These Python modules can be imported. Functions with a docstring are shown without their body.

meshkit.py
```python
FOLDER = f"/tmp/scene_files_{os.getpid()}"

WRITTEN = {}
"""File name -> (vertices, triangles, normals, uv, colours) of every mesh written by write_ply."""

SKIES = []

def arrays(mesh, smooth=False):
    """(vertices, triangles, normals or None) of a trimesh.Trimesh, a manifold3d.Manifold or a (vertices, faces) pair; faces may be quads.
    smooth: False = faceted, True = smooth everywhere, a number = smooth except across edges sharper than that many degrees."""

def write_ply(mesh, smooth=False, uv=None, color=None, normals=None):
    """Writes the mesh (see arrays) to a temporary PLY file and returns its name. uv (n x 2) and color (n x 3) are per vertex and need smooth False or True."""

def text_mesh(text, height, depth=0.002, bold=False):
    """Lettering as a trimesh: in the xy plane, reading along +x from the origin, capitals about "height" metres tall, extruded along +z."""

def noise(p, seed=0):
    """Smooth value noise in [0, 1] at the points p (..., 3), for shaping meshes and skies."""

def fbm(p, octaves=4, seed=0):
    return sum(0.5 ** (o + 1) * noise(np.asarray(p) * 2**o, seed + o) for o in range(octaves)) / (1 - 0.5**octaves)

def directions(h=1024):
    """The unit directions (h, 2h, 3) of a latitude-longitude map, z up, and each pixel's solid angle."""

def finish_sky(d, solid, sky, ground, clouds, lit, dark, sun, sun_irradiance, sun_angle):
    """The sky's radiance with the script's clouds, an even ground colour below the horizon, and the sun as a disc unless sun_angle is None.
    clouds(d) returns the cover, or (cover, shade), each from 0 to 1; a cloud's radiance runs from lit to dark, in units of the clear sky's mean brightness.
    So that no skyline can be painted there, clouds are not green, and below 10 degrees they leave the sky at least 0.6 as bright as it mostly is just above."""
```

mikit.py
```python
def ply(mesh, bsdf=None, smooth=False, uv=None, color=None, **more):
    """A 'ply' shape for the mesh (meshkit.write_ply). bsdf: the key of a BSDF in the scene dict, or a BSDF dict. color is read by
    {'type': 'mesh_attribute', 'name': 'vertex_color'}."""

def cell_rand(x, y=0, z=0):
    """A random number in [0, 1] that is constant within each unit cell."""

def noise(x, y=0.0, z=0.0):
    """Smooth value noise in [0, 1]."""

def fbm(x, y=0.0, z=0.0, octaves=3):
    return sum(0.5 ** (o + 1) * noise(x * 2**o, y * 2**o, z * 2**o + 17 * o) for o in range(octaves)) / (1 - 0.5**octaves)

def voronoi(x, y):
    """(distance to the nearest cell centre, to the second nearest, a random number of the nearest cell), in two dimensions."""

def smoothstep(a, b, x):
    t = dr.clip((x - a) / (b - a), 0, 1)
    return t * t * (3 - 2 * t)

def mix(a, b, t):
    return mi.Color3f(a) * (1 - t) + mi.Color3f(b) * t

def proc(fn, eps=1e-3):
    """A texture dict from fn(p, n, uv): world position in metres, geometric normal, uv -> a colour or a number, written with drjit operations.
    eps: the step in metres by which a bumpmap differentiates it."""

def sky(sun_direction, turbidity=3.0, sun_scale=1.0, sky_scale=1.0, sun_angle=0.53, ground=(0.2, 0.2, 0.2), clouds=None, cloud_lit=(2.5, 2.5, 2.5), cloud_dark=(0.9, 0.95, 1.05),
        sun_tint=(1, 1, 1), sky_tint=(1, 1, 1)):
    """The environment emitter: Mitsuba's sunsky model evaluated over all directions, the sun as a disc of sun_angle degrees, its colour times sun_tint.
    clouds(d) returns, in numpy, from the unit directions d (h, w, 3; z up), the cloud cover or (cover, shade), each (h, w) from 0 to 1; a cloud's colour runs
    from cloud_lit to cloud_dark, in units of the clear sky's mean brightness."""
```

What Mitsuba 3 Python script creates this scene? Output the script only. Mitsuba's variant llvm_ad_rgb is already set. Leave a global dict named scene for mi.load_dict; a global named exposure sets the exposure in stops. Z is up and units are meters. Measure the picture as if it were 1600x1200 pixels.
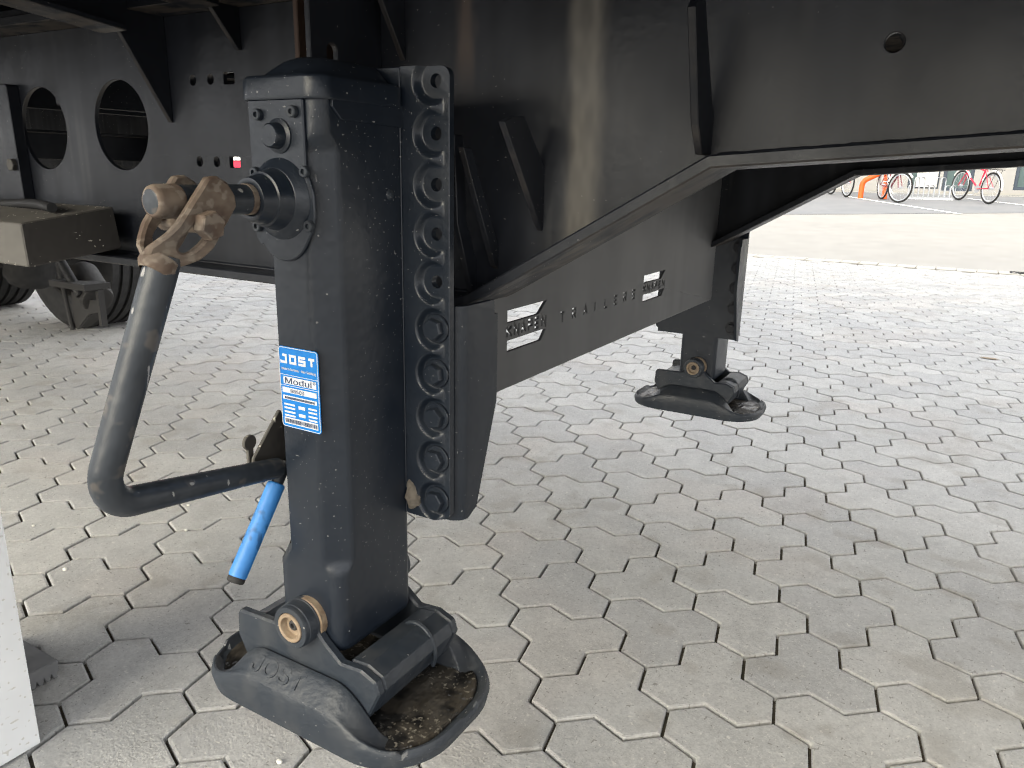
import math, random
import numpy as np, trimesh, manifold3d as m3, drjit as dr, mitsuba as mi
import mikit, meshkit
from mikit import noise, fbm, voronoi, smoothstep, mix
from shapely.geometry import Polygon, LineString, Point, box as sbox
from shapely.ops import unary_union
from shapely import affinity

rng = random.Random(7)
scene, labels = {}, {}
T = mi.ScalarTransform4f

# ------------------------------------------------------------------ camera, sky, exposure
CAM = np.array([0.0, 0.0, 0.9714])
RIGHT, DOWN, FWD = np.array([0.8594, 0.5109, 0.0208]), np.array([0.1538, -0.2194, -0.9634]), np.array([-0.4876, 0.8312, -0.2671])
FPX = 1195.0
scene['camera'] = dict(type='perspective', fov=math.degrees(2 * math.atan(800 / FPX)), fov_axis='x', near_clip=0.02, far_clip=500.0,
                       to_world=T().look_at(origin=CAM.tolist(), target=(CAM + FWD).tolist(), up=(-DOWN).tolist()))
exposure = 3.85
scene['sky'] = mikit.sky([-0.15, -0.86, 0.44], turbidity=4, sun_scale=0.3, sun_angle=46, clouds=lambda d: 1.0,
                         sun_tint=(.80, .95, 1.17), cloud_lit=(1.62, 1.64, 1.68), cloud_dark=(1.0, 1.02, 1.05))


def proj(p):
    p = np.atleast_2d(p) - CAM
    x, y, z = p @ RIGHT, p @ DOWN, p @ FWD
    z = np.where(z > 0.02, z, np.nan)
    return np.stack([800 + FPX * x / z, 600 + FPX * y / z], 1)


# ------------------------------------------------------------------ helpers
def numbered(key):
    if key not in scene:
        return key
    i = 1
    while f'{key}_{i:03d}' in scene:
        i += 1
    return f'{key}_{i:03d}'


def put(key, mesh, mat, smooth=32, label=None, kind=None, cat=None, group=None):
    key = numbered(key)
    scene[key] = mikit.ply(mesh, mat, smooth=smooth)
    info = {k: v for k, v in dict(label=label, kind=kind, category=cat, group=group).items() if v}
    if info:
        labels[key] = info
    return key


def tm(v, f):
    return trimesh.Trimesh(np.asarray(v, float), np.asarray(f, int), process=False)


def cat(*ms):
    return trimesh.util.concatenate([x for x in ms if x is not None])


def ring_in(r, c):
    """Moves every vertex of a ring to its left by c (mitred)."""
    r = np.asarray(r, float)
    a, b = np.roll(r, 1, 0), np.roll(r, -1, 0)
    d1, d2 = r - a, b - r
    d1 /= np.linalg.norm(d1, axis=1, keepdims=True) + 1e-12
    d2 /= np.linalg.norm(d2, axis=1, keepdims=True) + 1e-12
    n1, n2 = np.stack([-d1[:, 1], d1[:, 0]], 1), np.stack([-d2[:, 1], d2[:, 0]], 1)
    m = n1 + n2
    m /= np.maximum((m * n1).sum(1, keepdims=True), 0.35)
    return r + m * c


def slab(poly, t, c=0.0012):
    """A plate with chamfered edges: polygon in xy, from z=0 to z=t."""
    if hasattr(poly, 'geoms'):
        return cat(*[slab(g, t, c) for g in poly.geoms])
    poly = poly.buffer(0).simplify(0.00005)
    if hasattr(poly, 'geoms'):
        return cat(*[slab(g, t, c) for g in poly.geoms])
    ext = np.array(poly.exterior.coords)[:-1]
    if Polygon(ext).exterior.is_ccw is False:
        ext = ext[::-1]
    rings = [ext]
    for h in poly.interiors:
        q = np.array(h.coords)[:-1]
        if Polygon(q).exterior.is_ccw:
            q = q[::-1]
        rings.append(q)
    inn = [ring_in(r, c) for r in rings]
    flat, flat_in = np.vstack(rings), np.vstack(inn)
    n = len(flat)
    tri = np.asarray(m3.triangulate([np.ascontiguousarray(r) for r in rings]))
    z = lambda p, h: np.c_[p, np.full(len(p), h)]
    v = np.vstack([z(flat_in, 0), z(flat, c), z(flat, t - c), z(flat_in, t)])
    f = [tri + 3 * n, tri[:, ::-1]]
    at = 0
    for r in rings:
        k = len(r)
        i = np.arange(k) + at
        j = np.roll(i, -1)
        for lv in range(3):
            lo, hi = lv * n, (lv + 1) * n
            f += [np.stack([i + lo, j + lo, j + hi], 1), np.stack([i + lo, j + hi, i + hi], 1)]
        at += k
    return tm(v, np.vstack(f))


def fix(m):
    return m


def plate_xz(poly, y0, y1, c=0.0012):          # polygon in (x, z), thickness along y
    m = slab(poly, y1 - y0, c)
    v = m.vertices
    return tm(np.stack([v[:, 0], y1 - v[:, 2], v[:, 1]], 1), m.faces)


def plate_yz(poly, x0, x1, c=0.0012):          # polygon in (y, z), thickness along x
    m = slab(poly, x1 - x0, c)
    v = m.vertices
    return tm(np.stack([x0 + v[:, 2], v[:, 0], v[:, 1]], 1), m.faces)


def plate_xy(poly, z0, z1, c=0.0012):
    m = slab(poly, z1 - z0, c)
    m.apply_translation([0, 0, z0])
    return m


def bx(x0, x1, y0, y1, z0, z1, c=0.0012):
    return plate_xy(sbox(x0, y0, x1, y1), z0, z1, c)


def tube(pts, r, n=16, cap=True):
    pts = np.asarray(pts, float)
    r = np.broadcast_to(np.asarray(r, float), len(pts))
    t = np.gradient(pts, axis=0)
    t /= np.linalg.norm(t, axis=1, keepdims=True)
    u = np.cross(t[0], [0.31, 0.17, 0.93])
    u /= np.linalg.norm(u)
    ang = np.arange(n) * 2 * np.pi / n
    v, f = [], []
    for p, d, rr in zip(pts, t, r):
        u = u - d * (u @ d)
        u /= np.linalg.norm(u)
        w = np.cross(d, u)
        v.append(p + rr * (np.cos(ang)[:, None] * u + np.sin(ang)[:, None] * w))
    i = np.arange(n)
    j = np.roll(i, -1)
    for k in range(len(pts) - 1):
        a, b = k * n, (k + 1) * n
        f += [np.stack([i + a, j + a, j + b], 1), np.stack([i + a, j + b, i + b], 1)]
    v = np.vstack(v)
    if cap:
        e = (len(pts) - 1) * n
        v = np.vstack([v, pts[:1], pts[-1:]])
        f += [np.stack([j, i, i * 0 + len(v) - 2], 1), np.stack([i + e, j + e, i * 0 + len(v) - 1], 1)]
    return tm(v, np.vstack(f))


def rod(a, b, r, n=16, bevel=0.0):
    a, b = np.asarray(a, float), np.asarray(b, float)
    if not bevel:
        return tube([a, b], r, n)
    d = (b - a) / np.linalg.norm(b - a) * bevel
    return tube([a, a + d * 0.3, a + d, (a + b) / 2, b - d, b - d * 0.3, b], [r - bevel, r - bevel * 0.3, r, r, r, r - bevel * 0.3, r - bevel], n)


def lathe(prof, origin, axis, n=40):
    """prof: (radius, distance along axis) pairs; revolved about the axis."""
    prof = np.asarray(prof, float)
    d = np.asarray(axis, float) / np.linalg.norm(axis)
    u = np.cross(d, [0.3, 0.2, 0.91])
    u /= np.linalg.norm(u)
    w = np.cross(d, u)
    ang = np.arange(n) * 2 * np.pi / n
    circ = np.cos(ang)[:, None] * u + np.sin(ang)[:, None] * w
    v = np.vstack([np.asarray(origin) + r * circ + h * d for r, h in prof])
    i = np.arange(n)
    j = np.roll(i, -1)
    f = []
    for k in range(len(prof) - 1):
        a, b = k * n, (k + 1) * n
        f += [np.stack([i + a, j + a, j + b], 1), np.stack([i + a, j + b, i + b], 1)]
    return tm(v, np.vstack(f))


def hexbolt(p, axis, r, h, washer=0.0, rot=0.3):
    d = np.asarray(axis, float) / np.linalg.norm(axis)
    u = np.cross(d, [0.3, 0.2, 0.91])
    u /= np.linalg.norm(u)
    w = np.cross(d, u)
    ang = np.arange(6) * np.pi / 3 + rot
    p = np.asarray(p, float)
    parts = []
    if washer:
        parts.append(lathe([(0, 0), (washer, 0), (washer, .0015), (washer - .0008, .0024), (0, .0024)], p, d, 28))
    b = p + d * (0.0024 if washer else 0)
    ringv = lambda rr, hh: b + d * hh + rr * (np.cos(ang)[:, None] * u + np.sin(ang)[:, None] * w)
    v = np.vstack([ringv(r, 0), ringv(r, h - .0012), ringv(r * .9, h), (b + d * h)[None]])
    i = np.arange(6)
    j = np.roll(i, -1)
    f = []
    for k in (0, 6):
        f += [np.stack([i + k, j + k, j + k + 6], 1), np.stack([i + k, j + k + 6, i + k + 6], 1)]
    f += [np.stack([i + 12, j + 12, i * 0 + 18], 1)]
    parts.append(tm(v, np.vstack(f)))
    return cat(*parts)


def mirror(m, yc=1.35):
    v = np.array(m.vertices)
    v[:, 1] = 2 * yc - v[:, 1]
    return tm(v, np.array(m.faces)[:, ::-1])


def rpoly(pts, r):
    return Polygon(pts).buffer(-r, join_style=1).buffer(r, quad_segs=6) if r > 0 else Polygon(pts)


def rocks(m, amp, freq, seed=1):
    v = np.array(m.vertices)
    for k in range(3):
        v[:, k] += (meshkit.fbm(v * freq + 31 * k, 3, seed + k) - .5) * 2 * amp
    return tm(v, m.faces)


# ------------------------------------------------------------------ materials
def bsdf(key, **kw):
    scene[key] = {'type': 'twosided', 'bsdf': {'type': 'principled', **kw}}


def rgb(*c):
    return {'type': 'rgb', 'value': list(c)}


def plain(key, c, rough=.5, metal=0.0, spec=.5, **kw):
    bsdf(key, base_color=rgb(*c), roughness=rough, metallic=metal, specular=spec, **kw)


def bumped(key, color, rough, fn, scale=1.0, metal=0.0, spec=.5, eps=1e-3, **kw):
    scene[key] = {'type': 'twosided', 'bsdf': {'type': 'bumpmap', 'arbitrary': mikit.proc(fn, eps), 'scale': scale,
                  'bsdf': {'type': 'principled', 'base_color': color, 'roughness': rough, 'metallic': metal, 'specular': spec, **kw}}}


def paint_color(base, dust, amount, speck=1.0):
    def fn(p, n, uv):
        big = fbm(p.x * 9, p.y * 9, p.z * 6, 3)
        film = smoothstep(.35, .8, fbm(p.x * 38, p.y * 38, p.z * 16 + 5, 3)) * amount
        up = dr.clip(n.z, 0, 1)
        film = film + up * amount * .9 * smoothstep(.3, .7, big)
        sp = smoothstep(.90, .96, noise(p.x * 420, p.y * 420, p.z * 330)) * smoothstep(.48, .66, big) * speck
        sp2 = smoothstep(.93, .98, noise(p.x * 260 + 9, p.y * 260, p.z * 170)) * smoothstep(.40, .55, fbm(p.x * 15 + 3, p.y * 15, p.z * 15, 2)) * speck
        c = mix(base, [base[0] * 1.5, base[1] * 1.45, base[2] * 1.35], big)
        c = mix(c, dust, dr.clip(film, 0, 1))
        return mix(c, [.34, .33, .31], dr.clip(sp * .55 + sp2 * .75, 0, .85))
    return mikit.proc(fn)


def rough_tex(a, b, f=26):
    return mikit.proc(lambda p, n, uv: a + (b - a) * fbm(p.x * f, p.y * f, p.z * f * .6, 3))


peel = lambda p, n, uv: .00035 * fbm(p.x * 130, p.y * 130, p.z * 130, 2) + .0006 * fbm(p.x * 24, p.y * 24, p.z * 18, 2)
bumped('dark_paint', paint_color([.0066, .0102, .0170], [.070, .074, .080], .05), rough_tex(.24, .48), peel, spec=.48)
bumped('cast_paint', paint_color([.014, .019, .027], [.14, .13, .115], .11), rough_tex(.34, .6),
       lambda p, n, uv: .0012 * fbm(p.x * 160, p.y * 160, p.z * 160, 3), spec=.45)


def beam_fn(p, n, uv):
    streak = fbm(p.x * 26, p.y * 8, p.z * 2.2, 3)
    big = fbm(p.x * 5 + 2, p.y * 5, p.z * 3.4, 3)
    c = mix([.0055, .0066, .0095], [.0175, .020, .0262], smoothstep(.3, .7, streak * .55 + big * .45))
    near = dr.select(dr.abs(p.y - .83) < .03, mi.Float(1), mi.Float(0))
    edge = .014 * (fbm(p.z * 22, p.x * 60, 0, 2) - .5)
    band = smoothstep(.030, .010, dr.abs(p.x + .397 + edge)) * smoothstep(.86, .93, p.z) * near
    c = mix(c, [.17, .155, .13], band * (.32 + .45 * fbm(p.x * 90, p.z * 30, 3, 2)))
    band2 = smoothstep(.02, .004, dr.abs(p.x + .56 + edge)) * near * smoothstep(1.05, 1.12, p.z)
    c = mix(c, [.12, .085, .065], band2 * .6)
    drip = smoothstep(.62, .8, fbm(p.x * 55, p.y * 10, p.z * 3 + 8, 2)) * smoothstep(.42, .6, big) * .45
    c = mix(c, [.05, .05, .05], drip)
    sp = smoothstep(.91, .96, noise(p.x * 260, p.y * 260, p.z * 260)) * smoothstep(.45, .6, big)
    under = dr.clip(-n.z, 0, 1) * smoothstep(.25, .7, fbm(p.x * 30, p.y * 60, p.z * 20, 3))
    c = mix(c, [.11, .088, .065], under * .4)
    return mix(c, [.28, .26, .23], sp * .5)


bumped('beam_paint', mikit.proc(beam_fn), rough_tex(.26, .60, 11), lambda p, n, uv: .0045 * fbm(p.x * 6, p.y * 6, p.z * 4, 2) + .0012 * fbm(p.x * 16, p.y * 16, p.z * 9, 3) + .0002 * fbm(p.x * 150, p.y * 150, p.z * 150, 2), spec=.36)
bumped('web_plate_paint', mikit.proc(lambda p, n, uv: mix([.058, .059, .061], [.080, .081, .082], fbm(p.x * 9, p.y * 30, p.z * 4, 3))), rough_tex(.42, .6, 12),
       lambda p, n, uv: .0006 * fbm(p.x * 20, p.y * 14, p.z * 14, 2), spec=.4)


def rust_fn(p, n, uv):
    a = fbm(p.x * 70, p.y * 70, p.z * 70, 4)
    b = fbm(p.x * 24 + 4, p.y * 24, p.z * 24, 3)
    c = mix([.080, .053, .039], [.165, .130, .100], smoothstep(.15, .85, a))
    c = mix(c, [.25, .215, .175], smoothstep(.5, .7, fbm(p.x * 150, p.y * 150, p.z * 150, 2)) * .5)
    return mix(c, [.07, .064, .058], smoothstep(.50, .75, b) * .45)


bumped('rust', mikit.proc(rust_fn), rough_tex(.55, .8, 60), lambda p, n, uv: .0007 * fbm(p.x * 140, p.y * 140, p.z * 140, 3), spec=.3)
bumped('tan_rust', mikit.proc(lambda p, n, uv: mix([.13, .085, .05], [.32, .25, .175], fbm(p.x * 120, p.y * 120, p.z * 120, 3))), rough_tex(.35, .6, 70),
       lambda p, n, uv: .0006 * fbm(p.x * 200, p.y * 200, p.z * 200, 2))


def crank_fn(p, n, uv):
    a = fbm(p.x * 60, p.y * 60, p.z * 25, 3)
    wear = smoothstep(.60, .70, fbm(p.x * 45 + 7, p.y * 45, p.z * 45, 3))
    c = mix([.012, .016, .022], [.034, .040, .048], a)
    c = mix(c, [.13, .11, .09], wear * .4)
    return mix(c, [.42, .41, .39], smoothstep(.88, .93, noise(p.x * 170, p.y * 170, p.z * 60)) * .6)


bumped('crank_paint', mikit.proc(crank_fn), rough_tex(.3, .55, 40), lambda p, n, uv: .0005 * fbm(p.x * 110, p.y * 110, p.z * 110, 2))
bumped('blue_grip', mikit.proc(lambda p, n, uv: mix([.025, .155, .44], [.045, .22, .54], fbm(p.x * 40, p.y * 40, p.z * 40, 3)) * (1 - .45 * smoothstep(.60, .72, fbm(p.x * 90, p.y * 90, p.z * 40 + 2, 3)))),
       .45, lambda p, n, uv: .0005 * fbm(p.x * 120, p.y * 120, p.z * 120, 2))


def mud_fn(p, n, uv):
    a = fbm(p.x * 45, p.y * 45, p.z * 45, 3)
    c = mix([.010, .0095, .009], [.050, .044, .036], smoothstep(.35, .65, a))
    return mix(c, [.22, .20, .165], smoothstep(.62, .85, fbm(p.x * 260, p.y * 260, 1, 2)) * smoothstep(.40, .6, fbm(p.x * 22, p.y * 22, 3, 2)) * .7)


bumped('wet_mud', mikit.proc(mud_fn), mikit.proc(lambda p, n, uv: .15 + .5 * smoothstep(.4, .62, fbm(p.x * 26, p.y * 26, 1, 2))), lambda p, n, uv: .002 * fbm(p.x * 150, p.y * 150, 0, 3), spec=.5)


def dusty_fn(p, n, uv):
    a = fbm(p.x * 16, p.y * 16, p.z * 16, 3)
    side = dr.clip(dr.maximum(n.z, -n.y), 0, 1)
    c = mix([.040, .036, .032], [.125, .118, .104], dr.clip(side * (.65 + .5 * (a - .5)), 0, 1))
    return mix(c, [.62, .58, .5], smoothstep(.84, .9, noise(p.x * 210, p.y * 210, p.z * 210)) * smoothstep(.4, .55, fbm(p.x * 20, p.y * 20, p.z * 20, 2)) * .7)


bumped('dusty_steel', mikit.proc(dusty_fn), .65, lambda p, n, uv: .001 * fbm(p.x * 120, p.y * 120, p.z * 120, 2))
bumped('mud_dry', mikit.proc(lambda p, n, uv: mix([.05, .042, .034], [.16, .14, .115], fbm(p.x * 130, p.y * 130, p.z * 130, 3))), .9, lambda p, n, uv: .003 * fbm(p.x * 190, p.y * 190, p.z * 190, 3))
plain('dark_rust', (.05, .028, .018), .7)
plain('sticker_blue', (.006, .165, .50), .3)
plain('sticker_white', (.58, .60, .63), .35)
plain('sticker_dark', (.05, .07, .12), .4)
plain('black_rubber', (.016, .016, .017), .6)
plain('dark_hole', (.006, .006, .007), .8)
bumped('rubber', mikit.proc(lambda p, n, uv: mix([.009, .009, .0095], [.026, .025, .024], fbm(p.x * 30, p.y * 30, p.z * 30, 3))), .75, lambda p, n, uv: .0015 * fbm(p.x * 90, p.y * 90, p.z * 90, 2))
bumped('grey_rubber', mikit.proc(lambda p, n, uv: mix([.12, .122, .127], [.20, .20, .20], fbm(p.x * 45, p.y * 45, p.z * 45, 3))), .7, lambda p, n, uv: .001 * fbm(p.x * 160, p.y * 160, p.z * 160, 2))
bumped('white_paint', mikit.proc(lambda p, n, uv: mix(mix([.70, .71, .71], [.80, .81, .81], fbm(p.x * 12, p.y * 12, p.z * 12, 3)), [.45, .42, .34], smoothstep(.80, .88, noise(p.x * 150, p.y * 150, p.z * 150)) * .5)), .4,
       lambda p, n, uv: .0004 * fbm(p.x * 60, p.y * 60, p.z * 60, 2))
plain('bracket_grey', (.026, .0245, .0235), .65)
plain('body_panel', (.30, .31, .32), .45)


def paver(tint):
    def fn(p, n, uv):
        g = noise(p.x * 420, p.y * 420, p.z * 300)
        g2 = noise(p.x * 160 + 3, p.y * 160, 2)
        big = fbm(p.x * 5, p.y * 5, 0, 3)
        mid = fbm(p.x * 22, p.y * 22, 4, 3)
        c = mi.Color3f([tint[0], tint[1], tint[2]]) * (.80 + .22 * g + .14 * g2 + .20 * (mid - .5) + .12 * (big - .5))
        red = smoothstep(.55, .75, fbm(p.x * 3.1 + 8, p.y * 3.1, 1, 2)) * .2
        c = mix(c, c * mi.Color3f(1.04, .93, .86), red)
        c = mix(c, [.60, .58, .54], smoothstep(.88, .94, noise(p.x * 250 + 1, p.y * 250, 7)) * .55)
        c = mix(c, [.10, .09, .08], smoothstep(.90, .95, noise(p.x * 190 + 5, p.y * 190, 9)) * .5)
        return mix(c, [.22, .20, .17], smoothstep(.62, .80, fbm(p.x * 11 + 3, p.y * 11, 6, 3)) * .30)
    return mikit.proc(fn)


grain = lambda p, n, uv: .0016 * noise(p.x * 330, p.y * 330, p.z * 330) + .0010 * fbm(p.x * 70, p.y * 70, 0, 2)
for i, tint in enumerate(((.385, .384, .374), (.362, .361, .356), (.405, .402, .390))):
    bumped(f'concrete_{i}', paver(tint), .82, grain, spec=.3)
bumped('joint_sand', mikit.proc(lambda p, n, uv: mix([.045, .041, .033], [.13, .116, .094], fbm(p.x * 180, p.y * 180, 0, 3))), .95,
       lambda p, n, uv: .004 * fbm(p.x * 160, p.y * 160, 0, 3), spec=.1)
bumped('far_concrete', mikit.proc(lambda p, n, uv: mix([.255, .247, .232], [.28, .270, .252], fbm(p.x * .5, p.y * .9, 0, 4)) * (.96 + .08 * noise(p.x * 5, p.y * 4, 1))), .85,
       lambda p, n, uv: .004 * fbm(p.x * 12, p.y * 12, 0, 2))
plain('drain_stone', (.36, .345, .31), .8)
bumped('asphalt', mikit.proc(lambda p, n, uv: mix([.16, .165, .173], [.20, .20, .205], fbm(p.x * 2, p.y * 2, 0, 4))), .85, lambda p, n, uv: .003 * fbm(p.x * 60, p.y * 60, 0, 2))
plain('pebble_white', (.66, .65, .60), .8)
plain('road_white', (.72, .72, .69), .7)

# ------------------------------------------------------------------ ground
E3 = np.array([-0.4416, 2.3345]), np.array([0.0549, 0.0478]), np.array([-0.0139, 0.0729])
T1 = np.array([(0, 0), (1, 0), (1, 1), (2, 1), (3, 0), (3, -1), (4, -2), (4, -3), (3, -3), (2, -2), (1, -2), (0, -1)], float)
T2 = np.array([2.0, 1.0]) - T1


def lat(q):
    q = np.atleast_2d(q)
    return E3[0] + q[:, :1] * E3[1] + q[:, 1:] * E3[2]


def tile(q, r):
    p = lat(q)
    a = p if Polygon(p).exterior.is_ccw else p[::-1]
    dz, sx, sy = r.uniform(-.0011, .0011), r.uniform(-.006, .006), r.uniform(-.006, .006)
    c = a.mean(0)
    rings = [(ring_in(a, .0033), -.022), (ring_in(a, .0030), -.0046), (ring_in(a, .0041), -.0014), (ring_in(a, .0078), 0)]
    v = np.vstack([np.c_[x, h + dz + (x - c) @ np.array([sx, sy])] for x, h in rings])
    v[:24, :2] += np.array([[r.uniform(-.0004, .0004), r.uniform(-.0004, .0004)] for _ in range(24)])
    i = np.arange(12)
    j = np.roll(i, -1)
    f = []
    for k in range(3):
        f += [np.stack([i + 12 * k, j + 12 * k, j + 12 * k + 12], 1), np.stack([i + 12 * k, j + 12 * k + 12, i + 12 * k + 12], 1)]
    f.append(np.asarray(m3.triangulate([np.ascontiguousarray(rings[3][0])])) + 36)
    return tm(v, np.vstack(f))


cands = []
for gi in range(-70, 71):
    for gj in range(-40, 41):
        for base in (T1, T2):
            q = base + np.array([3 * gi, 6 * gj])
            c = lat(q.mean(0))[0]
            if c[1] > 10.02 or c[1] < -1.5 or np.linalg.norm(c) > 15 or c[0] < -10 or c[0] > 4:
                continue
            px = proj(np.r_[c, 0])[0]
            near = np.linalg.norm(c) < 2.2 and c @ np.array([-.4876, .8312]) > -.3
            if not near and not (np.isfinite(px).all() and -260 < px[0] < 1860 and 250 < px[1] < 1900):
                continue
            inside = np.isfinite(px).all() and -30 < px[0] < 1630 and px[1] < 1240
            w = proj(np.c_[lat(q), np.zeros(12)])
            area = Polygon(w).area if np.isfinite(w).all() and inside and Polygon(w).is_valid else 0
            cands.append((area, q))
cands.sort(key=lambda t: -t[0])
hull = unary_union([Polygon(lat(q)) for _, q in cands]).convex_hull.buffer(.3)
put('pavement', plate_xy(hull, -.25, -.0125, .001), 'joint_sand', False, kind='structure')
for k, (_, q) in enumerate(cands[:299]):
    put('pavement__paver', tile(q, rng), f'concrete_{rng.randrange(3)}', 20)
for t in range(3):
    put('pavement__small_paver', cat(*[tile(q, rng) for _, q in cands[299 + t::3]]), f'concrete_{t}', 20, kind='stuff')
GS, GY = .05, 10.3
gz = lambda y: GS * max(0, y - GY)


def sheet(pts, dz, key, mat, **kw):
    v = np.array([(x, y, gz(y) + dz) for x, y in pts])
    tri = np.asarray(m3.triangulate([np.ascontiguousarray(v[:, :2])]))
    return put(key, tm(v, tri), mat, False, **kw)


put('ground', bx(-60, 60, -60, GY - .01, -.4, -.045), 'far_concrete', False, kind='structure')
sheet([(-60, GY), (60, GY), (60, 60), (-60, 60)], -.012, 'far_ground', 'far_concrete', kind='structure')
sheet([(-40, -7.4), (-40, 70), (60, 70), (60, 56)] if False else [(-30, 15.2), (-3.5, 15.8), (.8, 18.5), (12, 25.6), (12, 40), (-30, 40)], -.006, 'asphalt_road', 'asphalt', kind='structure')


def stripe(a, b, w):
    a, b = np.array(a), np.array(b)
    n = np.array([-(b - a)[1], (b - a)[0]])
    n = n / np.linalg.norm(n) * w / 2
    return [tuple(a - n), tuple(b - n), tuple(b + n), tuple(a + n)]


sheet(stripe((-.276, 17.63), (-2.95, 21.5), .12), 0.0, 'road_marking', 'road_white', kind='structure')
sheet(stripe((1.9, 19.1), (-.25, 22.0), .12), 0.0, 'road_marking', 'road_white', kind='structure')
sheet([(-12, 23.15), (14, 23.15), (14, 23.4), (-12, 23.4)], 0.0, 'kerb_strip', 'drain_stone', kind='structure')
# drainage channel: a row of stones, one iron grate at the right
for k in range(30):
    x = -4.2 + k * .205
    put('drainage_channel__stone', plate_xy(sbox(x + .004, 10.00, x + .20, 10.30), -.05, .006 + rng.uniform(-.004, .004), .004), 'drain_stone', 20)
labels['drainage_channel'] = dict(label='low row of pale stones with an iron grate crossing the sunny yard', category='drain')
gr = sbox(.42, 10.10, .92, 10.28)
for k in range(8):
    gr = gr.difference(sbox(.445 + k * .058, 10.13, .475 + k * .058, 10.25))
put('drainage_channel__grate', plate_xy(gr, .006, .016, .001), 'black_rubber', False)
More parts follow.
